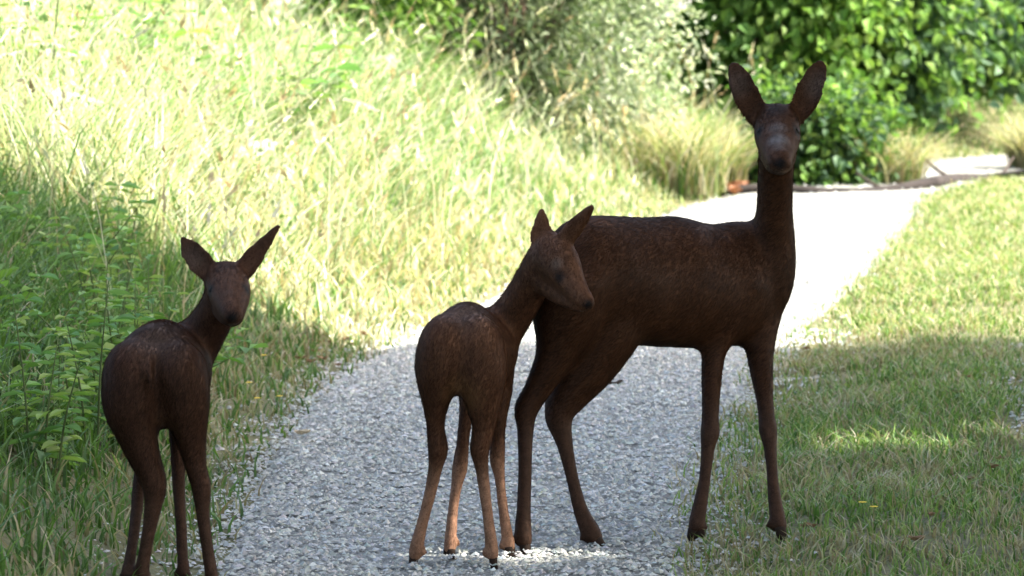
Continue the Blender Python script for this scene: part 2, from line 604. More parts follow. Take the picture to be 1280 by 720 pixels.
def shrub(name, label, cat, group, base, radii, n, clumps, tight, size, aspect, pal, stems=9, stem_r=.012, stem_col=(.10, .075, .05), trunk=None, droop=.3, lean=(0, 0)):
    root = empty(name, base)
    tag(root, label, cat, group)
    lift = trunk[1] if trunk else 0
    fol, cl = foliage(n, radii, clumps, tight, size, aspect, pal, droop, lift)
    parts = []
    if trunk:
        r0, ht = trunk
        top = np.array([lean[0], lean[1], ht + radii[2] * 1.1])
        parts.append(ctube([[0, 0, -.1], [.04, .03, ht * .5], [.02 + lean[0] * .4, 0, ht], top], [r0 * 1.3, r0, r0 * .75, r0 * .2], stem_col, 9, 5))
    pickc = cl[rng.permutation(len(cl))[:stems]]
    for q in pickc:
        if trunk:
            z0 = trunk[1] * (.55 + .5 * rng.random())
            s0 = np.array([0.02, 0, z0])
        else:
            s0 = np.array([*(rng.normal(size=2) * radii[0] * .12), -.03])
        mid = s0 * .5 + q * .5 + np.array([0, 0, .12 * radii[2]]) + rng.normal(size=3) * .04
        parts.append(ctube([s0, mid, q], [stem_r, stem_r * .7, stem_r * .25], np.array(stem_col) * (.7 + .6 * rng.random())))
    put('trunk' if trunk else 'stems', make_mesh(name + '_wood', *join(parts), M_BARK, True), root)
    tag(put('crown' if trunk else 'foliage', make_mesh(name + '_leaves', *fol, M_LEAF), root), kind='stuff')
    return root


# ---- trees overhead, right of the track and behind the viewer: they hold the near part of the lane in shade
OAK = [[.035, .08, .018], [.045, .10, .02], [.06, .12, .025]]
EDGE_Y = 13.32


def big_tree(base, cen, half, n, label, gaps=(), edge=None, size=.15):
    root = empty('broadleaf_tree', base)
    tag(root, label, 'tree', 'trees arching over the near part of the lane')
    b = np.array(base)
    m = int(n * 2.1)
    q = rng.random((m, 3)) * 2 - 1
    q = q[(np.abs(q) ** 3.2).sum(1) < 1.0]
    p = np.array(cen) + q * np.array(half)
    wob = .10 * (vnoise(p[:, 0], p[:, 2], .8, 61) - .5) + .10 * (vnoise(p[:, 0], p[:, 2], 3.0, 62) - .5)
    if edge:
        p = p[p[:, 1] < (edge + wob - .06)]
    gx0, gyv = p[:, 0] - p[:, 2] * COT, p[:, 1]          # where the leaf's shadow falls on the ground
    keep = np.ones(len(p), bool)
    for x0, x1, y0, y1 in gaps:
        keep &= ~((gx0 > x0) & (gx0 < x1) & (gyv > y0) & (gyv < y1))
    p = p[keep][:n]
    k = len(p)
    D = norm(rng.normal(size=(k, 3)) - np.array([0, 0, .3]))
    N = norm(rng.normal(size=(k, 3)) * .55 + np.array([.6, 0, .8]))
    if edge:
        over = p[:, 1] > edge - size
        D[over, 1] = -np.abs(D[over, 1])
    lv = leaves(p - b, D, N, size * (.7 + .6 * rng.random(k)), .75, pick(np.array(OAK), k), .1)
    ht = cen[2] - half[2]
    parts = [ctube([[0, 0, -.2], [.05, .03, ht * .5], np.array([(cen[0] - b[0]) * .35, 0, ht + .3]), np.array(cen) - b + np.array([0, 0, half[2] * .7])], [.26, .19, .16, .04], (.09, .075, .06), 12, 6)]
    for j in range(14):
        e = np.array(cen) - b + (rng.random(3) * 2 - 1) * np.array(half) * .75
        s0 = np.array([(cen[0] - b[0]) * .35, 0, ht + .3]) * (.8 + .5 * rng.random())
        parts.append(ctube([s0, (s0 + e) / 2 + np.array([0, 0, .3]), e], [.08, .05, .012], (.09, .075, .06), 7, 5))
    put('trunk', make_mesh('broadleaf_tree_wood', *join(parts), M_BARK, True), root)
    tag(put('crown', make_mesh('broadleaf_tree_leaves', *lv, M_LEAF), root), kind='stuff')


d0 = .13
GAPS = [(-.30, .22, 8.60, 8.72), (.70, 1.28, 10.40, 10.78)]
GAPS = [(a, b, c - d0 * .5, d + d0 * .5) for a, b, c, d in GAPS]
big_tree((6.6, 9.0, hz(6.6, 9.0)), (5.6, 9.4, 5.9), (3.7, 4.3, 3.3), 42000, 'broad leafy tree right of the lane whose shade ends at the sunny stretch', GAPS, EDGE_Y)
big_tree((6.2, 1.5, hz(6.2, 1.5)), (4.6, 1.8, 6.2), (4.2, 4.2, 3.2), 22000, 'broad leafy tree on the right behind the photographer', GAPS)
big_tree((-5.2, 2.6, hz(-5.2, 2.6)), (-4.2, 2.4, 5.6), (3.2, 4.4, 3.0), 16000, 'unseen leafy tree added left of the photographer to block sky light')  # added out of view to cut sky light from the left

# a long dark line across the far gravel, built as a thin twiggy tube
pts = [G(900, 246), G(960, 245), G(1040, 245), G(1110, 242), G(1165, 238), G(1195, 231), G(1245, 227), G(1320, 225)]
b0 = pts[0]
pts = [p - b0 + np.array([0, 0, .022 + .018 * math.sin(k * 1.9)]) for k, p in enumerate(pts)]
line_parts = [ctube(pts, [.020, .026, .030, .030, .034, .038, .042, .045], (.026, .022, .020), 9, 7)]
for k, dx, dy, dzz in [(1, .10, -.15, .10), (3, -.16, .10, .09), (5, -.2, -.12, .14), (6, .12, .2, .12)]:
    line_parts.append(ctube([pts[k], pts[k] + np.array([dx * .5, dy * .5, dzz * .4]), pts[k] + np.array([dx, dy, dzz])], [.014, .010, .004], (.045, .036, .030), 6, 4))
tag(put('dark_line', make_mesh('dark_line', *join(line_parts), M_BARK, True), None, b0), 'long thin dark line across the far gravel', 'dark line')

# ---- shrubs and hedge
SHADED_WILLOW = [[.06, .085, .04], [.085, .11, .055], [.12, .145, .085], [.045, .07, .03]]  # leaf greens darkened to carry the shrub's inner shade
PALE = [[.36, .40, .30], [.28, .34, .24], [.44, .47, .38], [.20, .26, .16]]
FRESH = [[.08, .16, .03], [.11, .20, .035], [.15, .23, .05], [.06, .13, .025]]
HAZY_SHADE = [[.032, .07, .036], [.045, .09, .045], [.062, .11, .055]]  # hedge's own shade and a bluish haze put into the leaf colour

b = G(620, 178)
shrub('willow_shrub', 'bushy willow shrub with shade-darkened leaves and bare leaning stems on the bank top', 'shrub', None, b, (.62, .5, .85), 6500, 60, .13, .075, .26, SHADED_WILLOW, 46, .011, (.10, .07, .05))
b = G(755, 188)
shrub('pale_shrub', 'silvery white leaved shrub glaring in the sun beside the willow', 'shrub', None, b, (.42, .4, .62), 8500, 60, .10, .042, .40, PALE, 14, .008, (.2, .17, .12))
b = G(395, 120)
shrub('leafy_bush', 'fresh green broad leaved bush between the tall grass and the willow', 'bush', None, b, (.55, .5, .5), 6000, 50, .15, .075, .5, FRESH, 14, .009)
b = G(845, 130)
shrub('leafy_bush', 'bright green bush behind the silvery shrub', 'bush', None, W(850, 190, 26.2) * [1, 1, 0] + [0, 0, hz(W(850, 190, 26.2)[0], 26.2)], (.7, .6, .95), 7500, 60, .16, .075, .6, FRESH, 12, .012)
hedge = [(890, 24.9, .75, 1.2, FRESH, 'bright green hazel behind the brown dry tussock'),
         (985, 24.0, .7, 1.3, FRESH, 'light green hazel behind the ears of the doe'),
         (1062, 24.7, .75, 1.3, FRESH + HAZY_SHADE, 'mixed green hazel behind the pale straw tussock at the bend'),
         (1135, 25.9, .8, 1.4, FRESH + HAZY_SHADE + HAZY_SHADE, 'dark and light green hazel left of the far end of the gravel'),
         (1215, 27.3, .85, 1.6, HAZY_SHADE, 'shade-toned hazel behind the far end of the gravel'),
         (1310, 27.2, .85, 1.6, HAZY_SHADE, 'shade-toned hazel right of the far end of the gravel')]
for px, d, rx, rz, pal, lab in hedge:
    p = W(px, 190, d)
    z = hz(p[0], d)
    shrub('hazel_tree', lab, 'tree', 'hazels along the far hedge', (p[0], d, z), (rx, .6, rz), 13000, 120, .14, .078, .75, pal, 16, .016, trunk=(.05, .12), droop=.4)
back = [(-3.6, 25, FRESH), (-2.0, 27, FRESH), (-.3, 28.5, FRESH + HAZY_SHADE), (1.5, 30, HAZY_SHADE), (3.2, 30.5, HAZY_SHADE), (5.2, 29.5, HAZY_SHADE), (-5.2, 23, FRESH)]
for i, (px, d, pal) in enumerate(back):
    shrub('hedge_tree', 'tall leafy tree closing the view beyond the bank and hazels', 'tree', 'trees closing the view', (px, d, hz(px, d)), (1.3, 1.0, 1.9), 6000, 60, .28, .13, .8, pal, 12, .03, trunk=(.09, .3), droop=.4)


b = G(1020, 233)
shrub('leafy_bush', 'low leafy green bush at the track edge below the hazels', 'bush', None, b, (.42, .3, .34), 4200, 40, .09, .06, .6, FRESH + HAZY_SHADE, 10, .007)
# ---- tussocks of dry arching grass
def tussock(px, py, label, n, h, spread, p_straw, name='grass_tussock'):
    b = G(px, py)
    a = rng.random(n) * 6.283
    r = spread * .35 * np.sqrt(rng.random(n))
    P = np.stack([r * np.cos(a), r * np.sin(a), 0 * r], 1)
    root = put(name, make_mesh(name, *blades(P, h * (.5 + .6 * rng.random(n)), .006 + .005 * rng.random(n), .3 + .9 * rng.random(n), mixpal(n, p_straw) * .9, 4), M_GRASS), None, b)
    tag(root, label, 'tussock')


tussock(845, 238, 'brownish dry grass tussock at the edge of the track by the silvery shrub', 620, .58, .75, .6)
tussock(905, 232, 'low straw tussock beside the brown leaf litter', 420, .42, .35, .7)
tussock(1115, 232, 'pale straw tussock inside the far bend of the gravel', 420, .42, .5, .7)
tussock(1290, 214, 'pale straw tussock where the gravel bends out of sight', 700, .42, .36, .8)


# ---- leafy weeds
def weed_mesh(kind):
    h = {'nettle': .48, 'dock': .34, 'bramble': .40}[kind]
    parts, lv = [], []
    shoots = {'nettle': 3, 'dock': 1, 'bramble': 4}[kind]
    for s in range(shoots):
        a = rng.random() * 6.28
        hh = h * (.7 + .45 * rng.random())
        lean = (.10 if kind != 'bramble' else .28) * (.5 + rng.random())
        p0 = np.array([.05 * math.cos(a) * (s > 0), .05 * math.sin(a) * (s > 0), -.02])
        pt = [p0, p0 + [lean * .3 * math.cos(a), lean * .3 * math.sin(a), hh * .5], p0 + [lean * math.cos(a), lean * math.sin(a), hh]]
        parts.append(ctube(pt, [.004, .003, .0012], (.10, .13, .05), 5, 4))
        cv = catmull(pt, 8)
        nl = {'nettle': 7, 'dock': 7, 'bramble': 8}[kind]
        for q in range(nl):
            f = (.25 + .75 * q / (nl - 1)) if kind != 'dock' else .05 + .5 * q / nl
            c = cv[int(f * (len(cv) - 1))]
            for w in (0, 1) if kind != 'dock' else (0,):
                g = q * (1.57 if kind != 'dock' else 2.4) + w * math.pi + a + rng.normal() * .25
                up = .15 - .35 * rng.random() if kind != 'dock' else .9 - .5 * rng.random()
                d = np.array([math.cos(g), math.sin(g), up])
                sz = {'nettle': .085 * (1.15 - .6 * f), 'dock': .17 * (.7 + .5 * rng.random()), 'bramble': .075 * (.8 + .4 * rng.random())}[kind]
                lv.append((c, d, sz))
    P = np.array([l[0] for l in lv]); D = np.array([l[1] for l in lv]); S = np.array([l[2] for l in lv])
    N = np.array([0, 0, 1.]) + rng.normal(size=P.shape) * .2
    lf = leaves(P, D, N, S, {'nettle': .52, 'dock': .42, 'bramble': .7}[kind], pick(np.vstack([COOL * 1.3, GREEN[1:5]]), len(P)) * 1.35, .2)
    return make_mesh(kind + '_stem', *join(parts), M_BARK, True), make_mesh(kind + '_leaves', *lf, M_LEAF)


weed_kinds = [('nettle', weed_mesh('nettle')) for _ in range(4)] + [('bramble', weed_mesh('bramble')) for _ in range(3)] + [('dock', weed_mesh('dock')) for _ in range(2)]


def weed(px, py, k, label, group, sc, where):
    b = G(px, py)
    kind, (sm, lm) = weed_kinds[k % len(weed_kinds)]
    r = empty({'nettle': 'nettle', 'bramble': 'bramble', 'dock': 'dock_plant'}[kind], b, rng.random() * 6.28, sc)
    tag(r, label[kind] + ' ' + where, 'weed', group)
    put('stem', sm, r)
    tag(put('foliage', lm, r), kind='stuff')


SH = {'nettle': 'upright shaded nettle with paired leaves', 'bramble': 'sprawling shaded bramble shoot', 'dock': 'low shaded dock rosette'}
SU = {'nettle': 'sunlit nettle in the long grass', 'bramble': 'arching sunlit bramble shoot in the long grass', 'dock': 'sunlit dock rosette in the long grass'}
for i in range(52):
    px = rng.uniform(-40, 240) if i < 44 else rng.uniform(60, 280)
    lo = 300 + max(0, px) * .35
    py = rng.uniform(lo, 620 - max(0, px) * .25)
    weed(px, py, int(rng.integers(0, 9)), SH, 'weeds in the shade on the bank', rng.uniform(.4, .85) * (1 if px < 220 else .55), 'up the bank beyond the rump of the dark fawn' if px < 125 else ('behind the back of the dark fawn' if px < 235 else 'between the dark fawn and the gravel edge'))
for i in range(84):
    px = rng.uniform(-20, 780) if i < 50 else rng.uniform(300, 600)
    py = rng.uniform(60, 150 + (px < 400) * 90)
    weed(px, py, int(rng.integers(0, 9)), SU, 'weeds in the sunny long grass', rng.uniform(.9, 1.6), 'among the white umbels of the bank' if px < 260 else ('near the broad leaved bush' if px < 480 else 'at the foot of the willow shrub'))


# ---- white umbels
def umbel_meshes():
    h = .75
    parts = [ctube([[0, 0, -.03], [.02, .01, h * .5], [.05, .0, h]], [.006, .005, .003], (.16, .2, .08), 6, 5)]
    P, D, N, S = [], [], [], []
    top = np.array([.05, 0, h])
    pet = []
    for k in range(16):
        a = k * 2.4
        r = .10 * math.sqrt((k + .5) / 16)
        e = top + [r * math.cos(a), r * math.sin(a), .06 - r * .25]
        parts.append(ctube([top, (top + e) / 2 + [0, 0, .006], e], [.0018, .0014, .001], (.2, .25, .1), 4, 2))
        for j in range(6):
            g = j * 1.05 + a
            pet.append((e + [.008 * math.cos(g), .008 * math.sin(g), .003 * rng.random()], [math.cos(g), math.sin(g), .15]))
    for k in range(4):
        a = k * 1.9
        for w in (-.5, 0, .5):
            P.append([.02 * math.cos(a), .02 * math.sin(a), .12 + .1 * k]); D.append([math.cos(a + w), math.sin(a + w), .35]); S.append(.16)
    P, D = np.array(P), np.array(D)
    lf = leaves(P, D, np.tile([0, 0, 1.], (len(P), 1)), np.array(S), .5, pick(GREEN[1:4], len(P)), .2)
    pp, dd = np.array([q[0] for q in pet]), np.array([q[1] for q in pet])
    rt = np.array(Matrix.Rotation(.6, 3, (1, .5, 0)))
    pp = (pp - top) @ rt.T + top; dd = dd @ rt.T
    pf = leaves(pp, dd, np.tile([0, 0, 1.], (len(pp), 1)), .016, .8, np.tile([.70, .71, .64], (len(pp), 1)), .1)
    return make_mesh('umbel_stem', *join(parts), M_BARK, True), make_mesh('umbel_leaves', *lf, M_LEAF), make_mesh('umbel_petals', *pf, M_PETAL)


um = umbel_meshes()
for px, py, d, s in [(42, 62, 15.5, 1.25), (15, 88, 15.2, 1.0), (70, 138, 14.6, 1.15), (105, 165, 14.4, 1.0), (355, 100, 17.5, .9), (490, 78, 18.5, .9), (445, 165, 17, .8), (372, 8, 19, 1.0), (840, 12, 22, 1.2), (320, 185, 14.8, .8)]:
    p = W(px, py, d)
    z = hz(p[0], d)
    sc = max(.45, (p[2] - z) / .78)
    r = empty('white_umbel', (p[0], d, z), rng.random() * 6, 1)
    r.scale = (s * 1.0, s * 1.0, sc)
    tag(r, 'white flat topped umbel flower standing above the sunny long grass', 'wildflower', 'white umbels on the bank')
    put('stem', um[0], r); tag(put('foliage', um[1], r), kind='stuff'); tag(put('flower_head', um[2], r), kind='stuff')

# ---- small yellow flowers at the grass edge
pl = leaves(np.zeros((7, 3)), np.array([[math.cos(k * .9), math.sin(k * .9), .25] for k in range(7)]), np.tile([0, 0, 1.], (7, 1)), .011, .7, np.tile([.75, .55, .06], (7, 1)), .1)
ypet = make_mesh('yellow_petals', *pl, M_PETAL)
ystem = make_mesh('yellow_stem', *ctube([[0, 0, -.06], [.004, 0, -.03], [0, 0, 0]], [.0015, .0012, .001], (.1, .15, .05), 5, 3), M_BARK)
for px, py in [(322, 524), (350, 522), (330, 470), (312, 505), (1092, 668), (1078, 662)]:
    b = G(px, py)
    r = empty('yellow_flower', (b[0], b[1], b[2] + .055))
    left = px < 700
    tag(r, 'tiny yellow flower in the shaded grass edge left of the track' if left else 'tiny yellow flower in the shaded turf right of the doe', 'wildflower', 'yellow flowers by the track' if left else 'yellow flowers in the turf')
    put('stem', ystem, r); put('petals', ypet, r)

# ---- dead leaves
def dead_leaf(px, py, size, colr, label, group=None, curl=.5, rot=0.0):
    b = G(px, py)
    u = np.linspace(-1, 1, 7)
    w = (1 - np.abs(u) ** 1.6) * .34
    V = []
    for ui, wi in zip(u, w):
        for s in (-1, 0, 1):
            V.append([ui * size * .5, s * wi * size, size * (curl * .35 * ui * ui + .18 * abs(s) * (wi > .01)) + rng.normal() * size * .015])
    T = []
    for i in range(6):
        for j in range(2):
            a = i * 3 + j
            T += [[a, a + 1, a + 4], [a, a + 4, a + 3]]
    V = np.array(V)
    root = put('dead_leaf', make_mesh('dead_leaf', V, np.array(T), np.tile(colr, (len(V), 1)) * (.8 + .4 * rng.random((len(V), 1))), M_DEAD), None, (b[0], b[1], b[2] + .018), rot)
    tag(root, label, 'dead leaf', group)


dead_leaf(768, 491, .055, [.05, .035, .025], 'curled dark dead leaf lying on the gravel between the doe\'s legs', None, .8, .3)
dead_leaf(378, 553, .05, [.42, .36, .26], 'pale curled dead leaf at the left edge of the gravel', None, .5, .6)
for px, py, s in [(912, 244, .16), (926, 243, .14), (938, 245, .11), (919, 247, .12), (905, 241, .10)]:
    dead_leaf(px, py, s, [.20, .09, .045], 'rusty brown dead leaf heaped at the far left edge of the track', 'brown dead leaves at the far edge', .9, rng.random() * 3)
for i in range(26):
    if i < 14:
        px, py = rng.uniform(385, 470), rng.uniform(425, 470)
        px -= (py - 430) * 1.0
        lab, gr = 'small brown dead leaf on the shaded grass edge left of the track', 'dead leaves along the left edge'
    else:
        px, py = rng.uniform(1000, 1270), rng.uniform(440, 690)
        lab, gr = 'small brown dead leaf lying in the turf right of the doe', 'dead leaves in the turf'
    dead_leaf(px, py, rng.uniform(.025, .045), [.16, .10, .055], lab, gr, .6, rng.random() * 6)


# ------------------------------------------------------------------ deer
def px2m(hw, d):
    return hw * d / FPX


class Deer:
    def __init__(self, name, label, group, ground_pt, voxel=.0052):
        self.parts, self.marks, self.voxel = [], [], voxel
        self.root = empty(name, ground_pt)
        tag(self.root, label, 'deer', group)
        self.o = np.array(ground_pt, float)
        self.hooves, self.eyes, self.soft = [], [], []
        self.blend = .9 if name == 'roe_deer' else .8

    def add(self, V, T):
        self.parts.append((V, T, np.zeros_like(V)))

    def barrel(self, secs, side, egg=0.0):
        pts = [W(a, b, c) for a, b, c, _, _ in secs]
        self.add(*tube(pts, np.array([s[3] for s in secs]), np.array([s[4] for s in secs]), side, 28, 8, .5, 0, egg))

    def limb(self, pts, hip_d, sole, deep=1.15, grow=-.0003):
        """pts: (px, py, half width px) from the top down; sole: pixel of the hoof tip"""
        g = G(*sole)
        y0, y1 = pts[0][1], sole[1]
        P, ra = [], []
        for a, b, hw in pts:
            t = (b - y0) / (y1 - y0)
            d = hip_d + (g[1] - hip_d) * min(1, t * 1.05)
            P.append(W(a, b, d)); ra.append(px2m(hw, d) + grow)
        ra = np.array(ra)
        self.add(*tube(P, ra, ra * deep, (1, .0, .0), 18, 7, .4))
        back = norm(np.array([P[-1][0] - g[0], P[-1][1] - g[1], 0.0]) + 1e-6)
        for e in (-.4, .4):
            q = P[-2] * .6 + P[-1] * .4 + np.array([-back[1], back[0], 0]) * e * ra[-1]
            self.add(*tube([q, q + back * (ra[-1] * 1.0), q + back * (ra[-1] * 1.5) - np.array([0, 0, .010])], np.array([.007, .0065, .004]), None, (0, 0, 1), 10, 4))
        self.hooves.append((P[-1], np.array([g[0], g[1], hz(g[0], g[1])]), ra[-1]))

    def ear(self, base, tip, d0, d1, hws, cup=.5, thick=.0065):
        pts, ra, rb = [], [], []
        for t, hw in hws:
            p = W(base[0] + (tip[0] - base[0]) * t, base[1] + (tip[1] - base[1]) * t, d0 + (d1 - d0) * t)
            pts.append(p); ra.append(px2m(hw, d0) + .001); rb.append(thick + .008 * max(0, .25 - t))
        self.soft += [(W(base[0] + (tip[0] - base[0]) * t, base[1] + (tip[1] - base[1]) * t, d0), px2m(20, d0), .06) for t in (.4, .75, 1)]
        ax = pts[-1] - pts[0]
        side = np.cross(ax, [0, -1, 0])
        V, T = tube(pts, np.array(ra), np.array(rb), side, 18, 7, .3, 0)
        # cup the blade so that its rim stands towards the viewer
        c = catmull(np.concatenate([np.array(pts), np.array(ra)[:, None]], 1), 7)
        sd = norm(side)
        for i in range(len(c)):
            k = slice(i * 18, i * 18 + 18)
            u = ((V[k] - c[i, :3]) @ sd) / max(c[i, 3], .001)
            V[k, 1] -= cup * c[i, 3] * (u ** 2)
        self.add(V, T)

    def finish(self, coat, flow, fur_n, fur_len, marks, leg_z, leg_col=None, leg_amt=0, belly_amt=0):
        V, T, _ = join(self.parts)
        V = V - self.o
        me = make_mesh('tmp', V, T)
        tmp = bpy.data.objects.new('tmp', me)
        col.objects.link(tmp)
        md = tmp.modifiers.new('r', 'REMESH'); md.mode = 'VOXEL'; md.voxel_size = self.voxel; md.adaptivity = 0
        ms = tmp.modifiers.new('s', 'SMOOTH'); ms.factor = .5; ms.iterations = 3
        dg = bpy.context.evaluated_depsgraph_get()
        ev = tmp.evaluated_get(dg)
        me2 = bpy.data.meshes.new_from_object(ev, depsgraph=dg)
        bpy.data.objects.remove(tmp)
        n = len(me2.vertices)
        co = np.empty(n * 3, np.float32); me2.vertices.foreach_get('co', co); co = co.reshape(-1, 3).astype(float)
        # blend the joints: strong on trunk and thighs, light on head, ears and shanks
        ed = np.empty(len(me2.edges) * 2, np.int32); me2.edges.foreach_get('vertices', ed); ed = ed.reshape(-1, 2)
        e0, e1 = np.concatenate([ed[:, 0], ed[:, 1]]), np.concatenate([ed[:, 1], ed[:, 0]])
        deg = np.maximum(np.bincount(e0, minlength=n), 1)
        wt = .08 + self.blend * np.clip((co[:, 2] - leg_z + .06) / .14, 0, 1)
        for c, r, w in self.soft:
            f = np.clip(1.6 - np.linalg.norm(co + self.o - c, axis=1) / r, 0, 1)
            wt = wt * (1 - f) + np.minimum(wt, w) * f
        for _ in range(36):
            av = np.stack([np.bincount(e0, co[e1, k], n) for k in range(3)], 1) / deg[:, None]
            co = co + (av - co) * (.5 * wt)[:, None]
        me2.vertices.foreach_set('co', co.astype(np.float32).ravel()); me2.update()
        # low muscle relief
        no = np.empty(n * 3, np.float32); me2.vertices.foreach_get('normal', no); no = no.reshape(-1, 3).astype(float)
        amp = .005 * np.clip((co[:, 2] - leg_z) / .1, .15, 1)
        co += no * (amp * (vnoise(co[:, 0] + co[:, 1] * .7 + 9, co[:, 2] + 9, 11, 71) - .5) * 1.3)[:, None]
        me2.vertices.foreach_set('co', co.astype(np.float32).ravel())
        C = np.tile(np.array(coat, float), (n, 1))
        C *= (.86 + .28 * vnoise(co[:, 0] * 1.0 + co[:, 1] + 5, co[:, 2] + 5, 14, 72))[:, None]
        if leg_col is not None:
            t = np.clip((leg_z - co[:, 2]) / .08, 0, 1)[:, None] * leg_amt
            C = C * (1 - t) + np.array(leg_col) * t
        for p, r, c, s in marks:
            w = np.clip(1.25 - np.linalg.norm(co + self.o - np.array(p), axis=1) / r, 0, 1)
            w = (w * w * (3 - 2 * w) * s)[:, None]
            C = C * (1 - w) + np.array(c) * w
        a = me2.attributes.new('Col', 'FLOAT_COLOR', 'POINT')
        c4 = np.ones((n, 4), np.float32); c4[:, :3] = C
        a.data.foreach_set('color', c4.ravel())
        me2.polygons.foreach_set('use_smooth', np.ones(len(me2.polygons), bool))
        me2.materials.clear(); me2.materials.append(M_COAT)
        me2.update()
        put('body', me2, self.root)
        # coat hairs
        me2.calc_loop_triangles()
        m = len(me2.loop_triangles)
        tr = np.empty(m * 3, np.int32); me2.loop_triangles.foreach_get('vertices', tr); tr = tr.reshape(-1, 3)
        ar = np.linalg.norm(np.cross(co[tr[:, 1]] - co[tr[:, 0]], co[tr[:, 2]] - co[tr[:, 0]]), axis=1)
        i = rng.choice(m, fur_n, p=ar / ar.sum())
        u = rng.random((fur_n, 2)); f = u.sum(1) > 1; u[f] = 1 - u[f]
        A, B, Cc = (co[tr[i, k]] for k in range(3))
        P = A + (B - A) * u[:, :1] + (Cc - A) * u[:, 1:]
        Nn = norm(no[tr[i]].mean(1))
        hc = C[tr[i, 0]] * (.6 + .9 * rng.random((fur_n, 1)))
        fl = np.array(flow)[None] + rng.normal(size=(fur_n, 3)) * .25
        fl = fl - Nn * (fl * Nn).sum(1, keepdims=True)
        D = norm(norm(fl) + Nn * (.08 + .16 * rng.random((fur_n, 1))))
        low = np.clip((P[:, 2] - leg_z * .75) / .1, 0, 1)
        for c, r, w in self.soft:
            low = low * np.clip(np.linalg.norm(P + self.o - c, axis=1) / r - .5, 0, 1)
        ln = fur_len * (.3 + .7 * low) * (.6 + .6 * rng.random(fur_n))
        S = norm(np.cross(D, Nn)) * .0014
        HV = np.stack([P - S, P + S, P + D * ln[:, None]], 1).reshape(-1, 3)
        HT = np.arange(fur_n * 3).reshape(-1, 3)
        tag(put('fur', make_mesh('fur', HV, HT, np.repeat(hc, 3, 0), M_FUR), self.root), kind='stuff')
        # hooves: two cleats each
        for top, sole, r in self.hooves:
            ps = []
            fwd = sole - top; fwd[2] = 0
            fwd = norm(fwd) if np.linalg.norm(fwd) > .004 else np.array([0., -1, 0])
            sd = np.array([fwd[1], -fwd[0], 0])
            for s in (-1, 1):
                a = top - self.o + sd * s * r * .40 + np.array([0, 0, .006])
                b2 = np.array([top[0], top[1], sole[2]]) * .35 + sole * .65 - self.o + sd * s * r * .5 + [0, 0, .012]
                c2 = sole - self.o + sd * s * r * .38 + fwd * .006 + [0, 0, .005]
                v, t = tube([a, b2, c2], np.array([r * .62, r * .62, r * .32]), np.array([r * .7, r * .6, .005]), sd, 10, 5, .5)
                ps.append((v, t, np.tile([.022, .014, .010], (len(v), 1))))
            put('hoof', make_mesh('hoof', *join(ps), M_HORN, True), self.root)
        for p, r in self.eyes:
            v, t = tube([p - self.o - [r * .9, 0, 0], p - self.o - [r * .5, 0, 0], p - self.o, p - self.o + [r * .5, 0, 0], p - self.o + [r * .9, 0, 0]], np.array([.35, .82, 1, .82, .35]) * r, None, (0, 1, 0), 14, 4, .5)
            put('eye', make_mesh('eye', v, t, np.tile([.006, .005, .004], (len(v), 1)), M_EYE, True), self.root)


def gp(px, py):
    g = G(px, py)
    return (g[0], g[1], g[2])


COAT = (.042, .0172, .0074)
GREYFACE = (.13, .122, .12)
NOSE = (.006, .005, .005)
CHIN = (.20, .16, .13)

# doe
doe = Deer('roe_deer', 'adult roe doe standing across the gravel with her head turned to the viewer', None, gp(800, 688), .0055)
doe.barrel([(694, 335, 8.79, .055, .07), (708, 340, 8.82, .095, .112), (738, 343, 8.88, .113, .130), (788, 349, 8.96, .118, .138),
            (840, 353, 9.04, .118, .143), (888, 358, 9.11, .112, .137), (925, 353, 9.16, .10, .137), (950, 350, 9.19, .08, .125), (968, 350, 9.21, .045, .085)], (.58, -.81, 0), .22)
# neck and chest
doe.add(*tube([W(952, 372, 9.18), W(962, 335, 9.18), W(966, 300, 9.165), W(968, 268, 9.14), W(969, 235, 9.12), W(970, 195, 9.10), W(971, 160, 9.10)],
              np.array([.062, .058, .050, .0415, .040, .041, .04]), np.array([.08, .085, .07, .055, .05, .048, .045]), (1, 0, 0), 22, 7))
doe.barrel([(971, 146, 9.10, .043, .043), (972, 158, 9.065, .052, .052), (972, 172, 9.02, .053, .050), (973.5, 188, 8.97, .041, .042), (975, 201, 8.925, .031, .032), (976.5, 209, 8.895, .024, .023)], (1, 0, 0))
doe.add(*tube([W(971, 192, 9.07), W(973, 207, 9.0), W(975, 214, 8.93)], np.array([.048, .036, .02]), np.array([.03, .022, .013]), (1, 0, 0), 16, 6))
EARH = [(0, 12), (.18, 16.5), (.4, 19.5), (.62, 18.5), (.82, 14), (.94, 9), (1, 5)]
doe.ear((950, 158), (915, 78), 9.10, 9.11, EARH)
doe.ear((993, 153), (1028, 75), 9.10, 9.11, EARH)
doe.limb([(925, 350, 38), (908, 400, 27), (893, 440, 17), (889, 495, 12.4), (888, 522, 11.4), (887.5, 541, 13), (884.5, 562, 9.4), (881, 598, 8), (875, 632, 9.6), (871, 654, 11), (870.5, 664, 10.5)], 9.10, (870, 681), 1.15)
doe.limb([(955, 350, 34), (952, 400, 25), (950, 440, 18.5), (955, 490, 12.6), (958, 518, 11), (960, 537, 12.6), (962.5, 558, 9.2), (965, 590, 7.8), (968, 620, 9), (972, 648, 10.5), (975, 662, 10.5)], 9.20, (980, 679), 1.15)
doe.limb([(715, 350, 55), (707, 400, 44), (694, 445, 27), (674, 483, 18), (658, 511, 16), (657, 533, 11.3), (656.5, 560, 9.6), (656, 600, 9), (654.5, 638, 9.6), (654, 664, 11.5), (656, 682, 10)], 8.83, (659, 701), 1.25)
